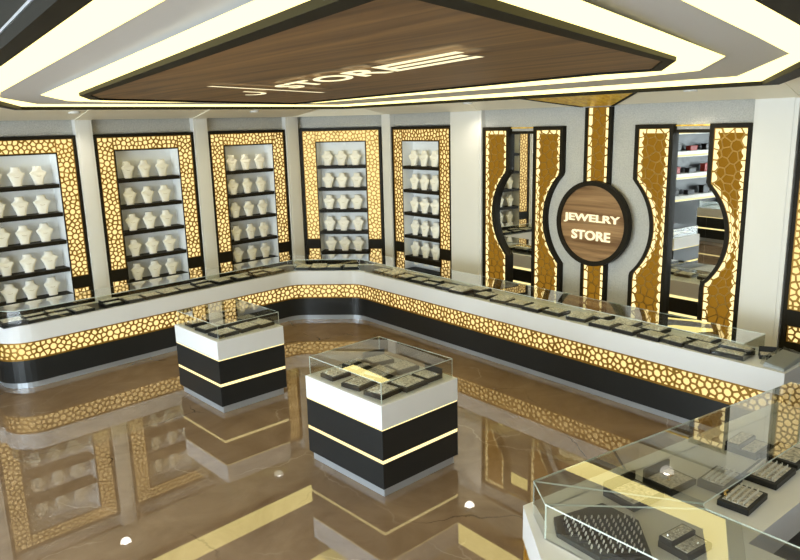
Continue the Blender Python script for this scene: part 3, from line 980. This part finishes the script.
# gold pieces lying in the foreground trays
def piece(name, x, y, z, rz, label):
    m_ = MB()
    for i in range(7):
        a = -1.0 + i * .33
        m_.box(-.008, .008, -.007, .007, 0, .010, M=Matrix.Translation((.045 * math.sin(a), .02 * math.cos(a), 0)) @ Matrix.Rotation(-a, 4, 'Z'))
    o = m_.build(name, M['gold'], bevel=.002); o.location = (x, y, z); o.rotation_euler = (0, 0, rz)
    tag(o, label, 'bracelet')
piece('gold_bracelet', 4.28, 1.93, FZ + .049, .4, 'small gold bracelet lying on the double pair of ring trays')
piece('gold_bracelet', 4.20, 2.28, FZ + .046, .2, 'small gold bracelet in the dark lidded tray of the nearest case')
# tiny jewelry on all the other pads: nobody could count it
m_ = MB()
for kind, x, y, z, rz, s in rings_at:
    c, sn = math.cos(rz), math.sin(rz)
    w, d = .272 * s[0], .235 * s[1]
    for i in range(9):
        for j in range(6):
            if rng.random() < .25: continue
            u = (i + .5) / 9 * (w - .05) - (w - .05) / 2 + rng.uniform(-.004, .004)
            v = (j + .5) / 6 * (d - .05) - (d - .05) / 2 + rng.uniform(-.004, .004)
            h = .047
            if kind == 1 and v > -.01 * s[1]: h = .076
            if kind == 1 and abs(v) < .02: continue
            if kind == 2: h = .048 + .024 * (v / (d - .024) + .5)
            if kind == 3:
                h = .044
                if v > d / 2 - .06: continue
            r = rng.uniform(.003, .006); t = rng.uniform(.005, .011)
            px, py, pz = x + u * c - v * sn, y + u * sn + v * c, z + h
            k = len(m_.v); a0 = rng.uniform(0, PI)
            for q in range(3):
                m_.v.append((px + r * math.cos(a0 + q * 2.094), py + r * math.sin(a0 + q * 2.094), pz))
            m_.v.append((px, py, pz + t))
            for q in range(3):
                m_.f.append((k + q, k + (q + 1) % 3, k + 3)); m_.m.append(0)
o = m_.build('small_jewelry', M['silver'], recalc=False)
tag(o, 'tiny rings and ear studs spread over the tray pads in counters and kiosks', 'jewelry', kind='stuff')

# ------------------------------------------------------------------ sign bay on the right wall
def wave_panel(name, label, yl, yr, arc_c, arc_r, edge, seed):
    """upright backlit panel on the right wall. yl > yr (left edge has the larger y). edge: which edge carries the arc."""
    root = empty(name, (FX + .085, (yl + yr) / 2, 0))
    tag(root, label, 'lit wall panel', 'wavy gold lattice panels around the round sign')
    z0, z1 = .20, 3.245; fw = .055; xf = -.085   # local: x- towards the room
    ym = (yl + yr) / 2
    def bounds(z, inset=0.0):
        a, b = yl, yr
        dz = z - 1.84
        if edge == 'right':
            if abs(dz) < arc_r: b = max(yr, arc_c + math.sqrt(max(0, arc_r ** 2 - dz * dz)))
        else:
            if abs(dz) < arc_r: a = min(yl, arc_c - math.sqrt(max(0, arc_r ** 2 - dz * dz)))
        return a - inset - ym, b + inset - ym
    zs = [z0, z0 + fw] + [z0 + fw + (z1 - 2 * fw - z0) * k / 56 for k in range(1, 56)] + [z1 - fw, z1]
    f = MB()
    def strip(fa_, fb_, x0, x1, zz, mi=0, m=f):
        for za, zb in zip(zz[:-1], zz[1:]):
            A0, A1 = fa_(za), fa_(zb); B0, B1 = fb_(za), fb_(zb)
            m.face([(x0, A0, za), (x0, B0, za), (x0, B1, zb), (x0, A1, zb)], mi)
            m.face([(x0, A0, za), (x0, A1, zb), (x1, A1, zb), (x1, A0, za)], mi)
            m.face([(x0, B0, za), (x1, B0, za), (x1, B1, zb), (x0, B1, zb)], mi)
    strip(lambda z: bounds(z)[0], lambda z: bounds(z, fw)[0], xf, 0, zs)
    strip(lambda z: bounds(z, fw)[1], lambda z: bounds(z)[1], xf, 0, zs)
    for za, zb in ((z0, z0 + fw), (z1 - fw, z1)):
        a, b = bounds(za, fw); f.box(xf, 0, b + .0005, a - .0005, za, zb)
    f.build('frame', M['blackm'], root)
    zi0, zi1 = z0 + fw, z1 - fw
    Wn = abs(yl - yr) - 2 * fw
    def fm(u, v, d):
        z = zi0 + v; a, b = bounds(z, fw)
        return (xf + .012 + d, a + (b - a) * (u / Wn), z)
    lt = MB(); lattice(lt, Wn, zi1 - zi0, seed, fm, w=.0065, depth=.008, big=.14, small=.095, pitch=.6)
    lo = lt.build('lattice', M['gold_wire'], root, recalc=False)
    zz = [zi0] + [z for z in zs if zi0 < z < zi1] + [zi1]
    ew = .060
    am = MB(); ed = MB()
    for za, zb in zip(zz[:-1], zz[1:]):
        a0, b0 = bounds(za, fw); a1, b1 = bounds(zb, fw)
        x = xf + .034
        am.face([(x, a0, za), (x, b0, za), (x, b1, zb), (x, a1, zb)])
    x2 = xf + .030; nz = 168
    sc_ = lambda z, ph: .036 + .034 * abs(math.sin(PI * (z - zi0) / .125 + ph))  # scalloped outline puts the LEDs' glow falloff into the band's shape
    for k in range(nz):
        za = zi0 + (zi1 - zi0) * k / nz; zb = zi0 + (zi1 - zi0) * (k + 1) / nz
        a0, b0 = bounds(za, fw); a1, b1 = bounds(zb, fw)
        ed.face([(x2, a0, za), (x2, a0 - sc_(za, 0), za), (x2, a1 - sc_(zb, 0), zb), (x2, a1, zb)])
        ed.face([(x2, b0 + sc_(za, .8), za), (x2, b0, za), (x2, b1, zb), (x2, b1 + sc_(zb, .8), zb)])
    a1, b1 = bounds(zi1, fw)
    ed.face([(xf + .030, a1 - ew, zi1 - ew), (xf + .030, b1 + ew, zi1 - ew), (xf + .030, b1 + ew, zi1), (xf + .030, a1 - ew, zi1)])
    am.build('amber_sheet', M['amber'], lo, recalc=False)
    ed.build('edge_glow_band', M['edge_glow'], lo, recalc=False)
    return root
wave_panel('wavy_panel', 'wavy gold lattice panel farthest left, beside the wide white pilaster', 8.465, 7.885, 7.27, .925, 'right', 301)
wave_panel('wavy_panel', 'wavy gold lattice panel just left of the round sign', 7.375, 6.80, 6.18, .925, 'right', 311)
wave_panel('wavy_panel', 'wavy gold lattice panel just right of the round sign', 5.585, 5.02, 6.18, .885, 'left', 321)
wave_panel('wavy_panel', 'wavy gold lattice panel farthest right, beside the last white pilaster', 4.53, 4.0, 5.13, .885, 'left', 331)
# mirrors between the panels
def mirror(y0, y1, label, cut):
    root = empty('wall_mirror', (FX + .085, (y0 + y1) / 2, 0)); tag(root, label, 'mirror', 'tall mirrors between lattice panels')
    ym = (y0 + y1) / 2
    m_ = MB(); m_.box(-.012, 0, y0 - ym, y1 - ym, .2, 3.13); m_.build('mirror_glass', M['mirror'], root)
    m_ = MB(); m_.box(-.03, 0, y0 - ym, y1 - ym, 3.13, 3.175); m_.build('top_bar', M['blackm'], root)
    m_ = MB(); m_.box(-.03, 0, y0 - ym, y1 - ym, 3.215, 3.235); m_.build('gold_head_strip', M['goldleaf'], root)
mirror(7.376, 7.884, 'tall mirror between the two wavy panels left of the round sign', 0)
mirror(4.531, 5.019, 'tall mirror between the two wavy panels right of the round sign', 1)
# the arc-side bites of the mirrors
def bite(yc, r, yedge, sgn, label_parent):
    m_ = MB(); n = 28
    z = [1.84 + r * math.sin(-math.acos(min(1, abs(yedge - yc) / r)) + 2 * math.acos(min(1, abs(yedge - yc) / r)) * k / n) for k in range(n + 1)]
    yy = [yc + sgn * math.sqrt(max(0, r * r - (q - 1.84) ** 2)) for q in z]
    par = bpy.data.objects[label_parent]
    ox, oy = par.location.x, par.location.y
    for a in range(n):
        m_.face([(-.012, yedge - oy, z[a]), (-.012, yy[a] - oy, z[a]), (-.012, yy[a + 1] - oy, z[a + 1]), (-.012, yedge - oy, z[a + 1])])
    m_.build('mirror_glass', M['mirror'], par, recalc=False)
bite(7.27, .925, 7.885, 1, 'wall_mirror'); bite(5.13, .885, 4.53, -1, 'wall_mirror.001')

# centre column + round sign
col = empty('lattice_column', (FX + .085, 6.205, 0)); tag(col, 'narrow gold lattice column running down behind the round sign', 'lit wall panel')
hw = .225; fw = .05
m_ = MB()
m_.box(-.06, 0, -hw, -hw + fw, .2, 3.50); m_.box(-.06, 0, hw - fw, hw, .2, 3.50); m_.box(-.06, 0, -hw + fw, hw - fw, .2, .25)
m_.build('frame', M['blackm'], col)
lt = MB(); W_ = 2 * (hw - fw)
lattice(lt, W_, 3.25, 351, lambda u, v, d: (-.05 + d, hw - fw - u, .25 + v), w=.0065, depth=.008, big=.14, small=.095, pitch=.6)
lo = lt.build('lattice', M['gold_wire'], col, recalc=False)
m_ = MB(); m_.face([(-.026, hw - fw, .25), (-.026, -hw + fw, .25), (-.026, -hw + fw, 3.5), (-.026, hw - fw, 3.5)]); m_.build('amber_sheet', M['amber'], lo, recalc=False)
m_ = MB()
for a, b in ((hw - fw, hw - fw - .06), (-hw + fw + .06, -hw + fw)): m_.face([(-.030, a, .25), (-.030, b, .25), (-.030, b, 3.5), (-.030, a, 3.5)])
m_.build('edge_glow_band', M['edge_glow'], lo, recalc=False)

sg = empty('round_sign', (FX - .07, 6.18, 1.84)); tag(sg, 'round walnut sign with black rim and glowing shop lettering', 'sign')
def disc(mb, r0, r1, x0, x1, n=64):
    P = [(math.cos(2 * PI * k / n), math.sin(2 * PI * k / n)) for k in range(n)]
    for k in range(n):
        a, b = P[k], P[(k + 1) % n]
        mb.face([(x0, a[0] * r0, a[1] * r0), (x0, b[0] * r0, b[1] * r0), (x0, b[0] * r1, b[1] * r1), (x0, a[0] * r1, a[1] * r1)])
        mb.face([(x0, a[0] * r1, a[1] * r1), (x0, b[0] * r1, b[1] * r1), (x1, b[0] * r1, b[1] * r1), (x1, a[0] * r1, a[1] * r1)])
        if r0 > 0: mb.face([(x0, a[0] * r0, a[1] * r0), (x1, a[0] * r0, a[1] * r0), (x1, b[0] * r0, b[1] * r0), (x0, b[0] * r0, b[1] * r0)])
m_ = MB(); disc(m_, .555, .625, -.03, .065); m_.build('rim', M['blackm'], sg, recalc=True)
m_ = MB(); n = 64
m_.face([(-.005, -.556 * math.cos(2 * PI * k / n), .556 * math.sin(2 * PI * k / n)) for k in range(n)])
m_.build('wood_face', M['wood_sign'], sg, recalc=False)
tf = lambda u, v, d: (-.022 + d, -u, v)
put_letters('JEWELRY', -.495, .475, -.005, .135, tf, M['letter'], sg, bold=.022, thick=.016)
put_letters('STORE', -.345, .325, -.245, -.105, tf, M['letter'], sg, bold=.022, thick=.016)

# gold ceiling panel above the column (on the sloping soffit)
sl = (ZI - WALLTOP) / (FX - 8.02)
def SO(x, y, d=.012): return (x, y, WALLTOP + (FX - x) * sl - d)
gp = empty('gold_soffit_panel', (FX, 6.2, 3.5)); tag(gp, 'shiny gold trapezoid panel on the soffit above the lattice column', 'ceiling panel')
def loc_(p): return (p[0] - FX, p[1] - 6.2, p[2] - 3.5)
m_ = MB(); m_.face([loc_(SO(8.70, 6.44)), loc_(SO(8.70, 5.97)), loc_(SO(8.06, 5.02)), loc_(SO(8.06, 7.62))]); m_.build('gold_sheet', M['goldleaf'], gp, recalc=False)
m_ = MB()
for a, b in (((8.70, 6.44), (8.06, 7.62)), ((8.70, 5.97), (8.06, 5.02))):
    s = .05 if a[1] > 6.2 else -.05
    m_.face([loc_(SO(*a, .02)), loc_(SO(a[0], a[1] + s, .02)), loc_(SO(b[0], b[1] + s, .02)), loc_(SO(*b, .02))])
    m_.face([loc_(SO(*a, .02)), loc_(SO(*b, .02)), loc_(SO(*b, 0)), loc_(SO(*a, 0))])
m_.build('dark_edge', M['blackm'], gp, recalc=False)

# downlights in the soffit
def downlight(x, y, z, label):
    r = empty('downlight', (x, y, z)); tag(r, label, 'downlight', 'round downlights in the soffit')
    m_ = MB(); n = 20
    P = [(math.cos(2 * PI * k / n), math.sin(2 * PI * k / n)) for k in range(n)]
    for k in range(n):
        a, b = P[k], P[(k + 1) % n]
        m_.face([(a[0] * .04, a[1] * .04, -.004), (b[0] * .04, b[1] * .04, -.004), (b[0] * .085, b[1] * .085, -.012), (a[0] * .085, a[1] * .085, -.012)])
        m_.face([(a[0] * .085, a[1] * .085, -.012), (b[0] * .085, b[1] * .085, -.012), (b[0] * .085, b[1] * .085, .03), (a[0] * .085, a[1] * .085, .03)])
    m_.build('trim_ring', M['white'], r, recalc=False)
    m_ = MB(); m_.face([(a * .04, b * .04, -.004) for a, b in P]); m_.build('lamp', M['downlight'], r, recalc=False)
zs_ = lambda x: WALLTOP + (FX - x) * sl
downlight(8.36, 4.62, zs_(8.36), 'round recessed downlight above the right pair of wavy panels')
downlight(8.38, 8.47, zs_(8.38), 'round recessed downlight above the wide white pilaster')

slL = (ZI - WALLTOP) / 1.06
for x, lab in ((3.12, 'round recessed downlight in the soffit above the second cabinet'), (6.32, 'round recessed downlight in the soffit above the third cabinet')):
    downlight(x, FY(x) - .45, WALLTOP + .45 * slL - .004, lab)
for x, y, z in ((8.36, 4.62, zs_(8.36)), (8.38, 8.47, zs_(8.38)), (3.12, FY(3.12) - .45, WALLTOP + .45 * slL), (6.32, FY(6.32) - .45, WALLTOP + .45 * slL)):
    L = bpy.data.lights.new('downlight_beam', 'SPOT'); L.energy = 22; L.spot_size = 2.3; L.spot_blend = .8; L.shadow_soft_size = .09; L.color = (1, .93, .80)
    o = bpy.data.objects.new('downlight_beam', L); COL.objects.link(o); o.location = (x, y, z - .03)

# ------------------------------------------------------------------ far left of the shop, seen in the right-hand mirror
kiosk('long black and white glass-topped counter seen in the mirror right of the sign', -2.6, 9.2, 1.7, .45, AL, 1.09)
shf = empty('display_shelves', (-2.6, FY(-2.6) - .50, 0), AL); tag(shf, 'dark shelf unit with lit white boards, seen in the mirror right of the sign', 'shelves')
m_ = MB(); m_.box(-2.0, 2.0, .36, .40, 0, 3.3); m_.box(-2.0, -1.95, 0, .36, 0, 3.3); m_.box(1.95, 2.0, 0, .36, 0, 3.3); m_.build('carcass', M['black'], shf)
for z in (.9, 1.55, 2.2, 2.85):
    m_ = MB(); m_.box(-1.95, 1.95, -.02, .36, z, z + .16); m_.build('shelf', M['white'], shf)
    m_ = MB(); m_.box(-1.95, 1.95, -.026, -.02, z + .02, z + .06); m_.build('light_strip', M['led'], shf)
rq = random.Random(8)
sn_ = ['lowest', 'second', 'third', 'top']
for k, z in enumerate((1.06, 1.71, 2.36, 3.01)):
    for j in range(5):
        lx = -1.5 + j * .75
        P_ = Matrix.Translation((-2.6, FY(-2.6) - .50, 0)) @ Matrix.Rotation(AL, 4, 'Z') @ Vector((lx, .16, z))
        m_ = MB(); hh = rq.uniform(.12, .24); m_.box(-.16, .16, -.08, .08, 0, hh * .8); m_.box(-.17, .17, -.09, .09, hh * .8, hh)
        red = (k * 5 + j) in (6, 8, 12)
        o = m_.build('gift_box', M['red'] if red else M['tray'], bevel=.006); o.location = P_; o.rotation_euler = (0, 0, AL)
        tag(o, '%s gift box, %s from the left on the %s board of the mirrored shelf unit' % ('red' if red else 'black', ORD[j], sn_[k]), 'box', 'gift boxes on the mirrored shelves')

# ------------------------------------------------------------------ ceiling canopy
cp = empty('ceiling_canopy', (0, 0, 3.64)); tag(cp, 'large pointed ceiling canopy with light bands, dark rims and walnut centre', 'ceiling canopy')
def Z(pts): return pts
rim_in = [(.48, .60), (1.05, 7.6), (1.65, 8.88), (2.25, 10.765), (7.93, 11.39), (7.93, 3.58), (5.35, 2.17), (4.0, 1.44)]
rim_out = [(.40, .48), (.97, 7.75), (1.57, 9.05), (2.19, 10.88), (8.054, 11.53), (8.054, 3.46), (5.45, 2.03), (4.0, 1.31)]
g_out = [(.74, .88), (1.39, 7.4), (1.57, 8.42), (2.33, 10.25), (7.45, 10.83), (6.95, 3.38), (4.74, 1.98), (3.6, 1.67)]
g_in = [(.98, 1.16), (1.83, 7.87), (2.46, 9.31), (3.0, 9.64), (6.42, 10.02), (5.99, 3.82), (5.75, 3.11), (4.58, 2.31)]
f_out = [(1.12, 1.38), (2.0, 7.17), (2.35, 8.04), (2.58, 8.22), (5.74, 9.51), (4.76, 3.37), (4.86, 2.92), (4.1, 2.37)]
def inset(loop, d):
    out = []
    k = len(loop)
    for i in range(k):
        P = Vector(loop[i]); a = (P - Vector(loop[i - 1])).normalized(); b = (Vector(loop[(i + 1) % k]) - P).normalized()
        n1 = Vector((a.y, -a.x)); n2 = Vector((b.y, -b.x))       # loops run clockwise seen from above -> inside is on the right
        n = (n1 + n2).normalized()
        out.append(tuple(P + n * (d / max(.5, n.dot(n1)))))
    return out
dz = -3.64
ZI2 = 3.668
EY = 3.328
def level(loop, z_ref, z0, zr):
    # the canopy's right-hand end rises a little: vertices 5..7 sit at zr, the others at z0
    zs = [zr if 5 <= i <= 7 else z0 for i in range(8)]
    return [(x * (z - EY) / (z_ref - EY), y * (z - EY) / (z_ref - EY)) for (x, y), z in zip(loop, zs)], zs
g_top, gtz = level(g_in, 3.70, 3.70, 3.745)
g_out, goz = level(g_out, 3.70, 3.70, 3.735)
g_in, giz = level(g_in, 3.70, 3.668, 3.735)
f_out, foz = level(f_out, 3.66, 3.64, 3.705)
zz_ = lambda zs, o=0.0: [z + o + dz for z in zs]
ZP = 3.70
def part(nm, mat, fn, recalc=False):
    m_ = MB(); fn(m_); return m_.build(nm, mat, cp, recalc=recalc)
def _rim(m_):
    m_.ring(rim_out, rim_in, 3.642 + dz, 3.642 + dz); m_.ring(rim_out, rim_out, 3.642 + dz, 3.805 + dz); m_.ring(rim_in, rim_in, 3.642 + dz, 3.805 + dz)
part('rim', M['rim'], _rim)
ro2 = inset(rim_out, -.006)
def _rt(m_): m_.ring(ro2, ro2, 3.69 + dz, 3.70 + dz); m_.ring(rim_out, ro2, 3.69 + dz, 3.69 + dz); m_.ring(ro2, rim_out, 3.70 + dz, 3.70 + dz)
part('rim_trim', M['steel'], _rt)
lip = inset(rim_in, .006)  # emissive face in place of the rim's inner side lit by the band
def _s1(m_):
    m_.ring(lip, g_out, ZP + .002 + dz, zz_(goz)); m_.ring(lip, lip, 3.684 + dz, ZP + .002 + dz)
part('light_band', M['ceil_light'], _s1)
def _g(m_): m_.ring(g_out, g_top, zz_(goz, -.002), zz_(gtz, -.002)); m_.ring(g_top, g_in, zz_(gtz, -.002), zz_(giz, -.001))
part('grey_band', M['panelgrey'], _g)
def _s2(m_): m_.ring(g_in, f_out, zz_(giz), zz_(foz, .028))
part('light_band', M['ceil_light'], _s2)
f_in = inset(f_out, .085)
def _f(m_):
    m_.ring(f_out, f_in, zz_(foz), zz_(foz)); m_.ring(f_out, f_out, zz_(foz), zz_(foz, .045)); m_.ring(f_in, f_in, zz_(foz), zz_(foz, .03))
part('inner_frame', M['rim'], _f)
def _w(m_): m_.face([(x, y, z) for (x, y), z in zip(inset(f_out, .05), zz_(foz, .016))])
part('wood_panel', M['wood_ceil'], _w)
def _bk(m_): m_.face([(x, y, 3.80 + dz) for x, y in inset(rim_out, .02)])
part('backing', M['panelgrey'], _bk)
KS = .9205
lr = Vector((-.205, -.979)) * KS; lu = Vector((-.885, -.465)) * KS; lo_ = Vector((3.56, 5.80)) * KS; lzl = 3.652 + dz
lfm = lambda a, b, d: (lo_.x + lr.x * a + lu.x * b, lo_.y + lr.y * a + lu.y * b, lzl + d * .3)
LH = .42
put_letters('STOR', -.10, 1.92, 0.0, LH, lfm, M['letter'], cp, bold=.012)
def flat(polys, nm='letter'):
    m2 = MB()
    for q in polys: m2.face([lfm(a, b, 0) for a, b in q])
    m2.build(nm, M['letter'], cp, merge=True, recalc=False)
# the last letter: its three arms run on as long bars
flat([((1.97, 0), (2.08, 0), (2.08, LH), (1.97, LH)), ((2.08, 0), (3.02, 0), (2.99, .10), (2.08, .10)), ((2.08, .16), (2.96, .16), (2.93, .26), (2.08, .26)), ((2.08, .32), (3.0, .32), (2.97, LH), (2.08, LH))])
# J: stem, round foot and short hook
jo = [(-.94, .45), (-.94, .18)] + [(-1.20 + .26 * math.cos(-t), .18 + .18 * math.sin(-t)) for t in [k * PI / 8 for k in range(1, 9)]]
jp = []
for k in range(len(jo) - 1):
    jp.append((jo[k], jo[k + 1]))
qs = []
prev = None
ctr = []
for k, P_ in enumerate(jo):
    a_ = Vector(jo[max(0, k - 1)]); b_ = Vector(jo[min(len(jo) - 1, k + 1)])
    t = (b_ - a_).normalized(); n_2 = Vector((-t.y, t.x)) * .045
    ctr.append((tuple(Vector(P_) + n_2), tuple(Vector(P_) - n_2)))
flat([(ctr[k][0], ctr[k + 1][0], ctr[k + 1][1], ctr[k][1]) for k in range(len(ctr) - 1)])
a, b = Vector((2.66, 5.77)) * KS, Vector((4.31, 6.56)) * KS; d = (b - a).normalized(); nn = Vector((-d.y, d.x)) * .030
m_ = MB(); m_.face([(*(a - nn), lzl), (*(b - nn), lzl), (*(b + nn), lzl), (*(a + nn), lzl)])
m_.build('divider_bar', M['letter'], cp, recalc=False)

# ------------------------------------------------------------------ light
w = bpy.data.worlds.new('daylight'); S.world = w; w.use_nodes = True
bg = w.node_tree.nodes['Background']; bg.inputs['Color'].default_value = (.80, .90, 1.0, 1); bg.inputs['Strength'].default_value = 13.3
for y0, y1 in ((-3.2, .9), (1.1, 4.9), (5.1, 8.9)):
    L = bpy.data.lights.new('window_portal', 'AREA'); L.shape = 'RECTANGLE'; L.size = y1 - y0; L.size_y = 3.5
    L.cycles.is_portal = True
    o = bpy.data.objects.new('window_portal', L); COL.objects.link(o)
    o.location = (-7.06, (y0 + y1) / 2, 2.0); o.rotation_euler = (PI / 2, 0, -PI / 2)

# ------------------------------------------------------------------ camera
f = Vector((0.6144833, 0.75895809, -0.2153901)); r = Vector((0.77357599, -0.63323477, -0.02437035)); u = Vector((0.15488858, 0.15164543, 0.97622395))
cam = bpy.data.cameras.new('camera'); cam.sensor_width = 36; cam.lens = 36 * 705.52 / 800; cam.clip_start = .02
co = bpy.data.objects.new('camera', cam); COL.objects.link(co)
mt = Matrix((r, u, -f)).transposed().to_4x4(); mt.translation = (0, 0, 3.32816)
co.matrix_world = mt
S.camera = co
S.view_settings.view_transform = 'Standard'; S.view_settings.look = 'None'
S.view_settings.exposure = 0.32; S.view_settings.gamma = 1.0; S.view_settings.use_curve_mapping = False
S.cycles.transparent_max_bounces = 32
S.cycles.max_bounces = 10
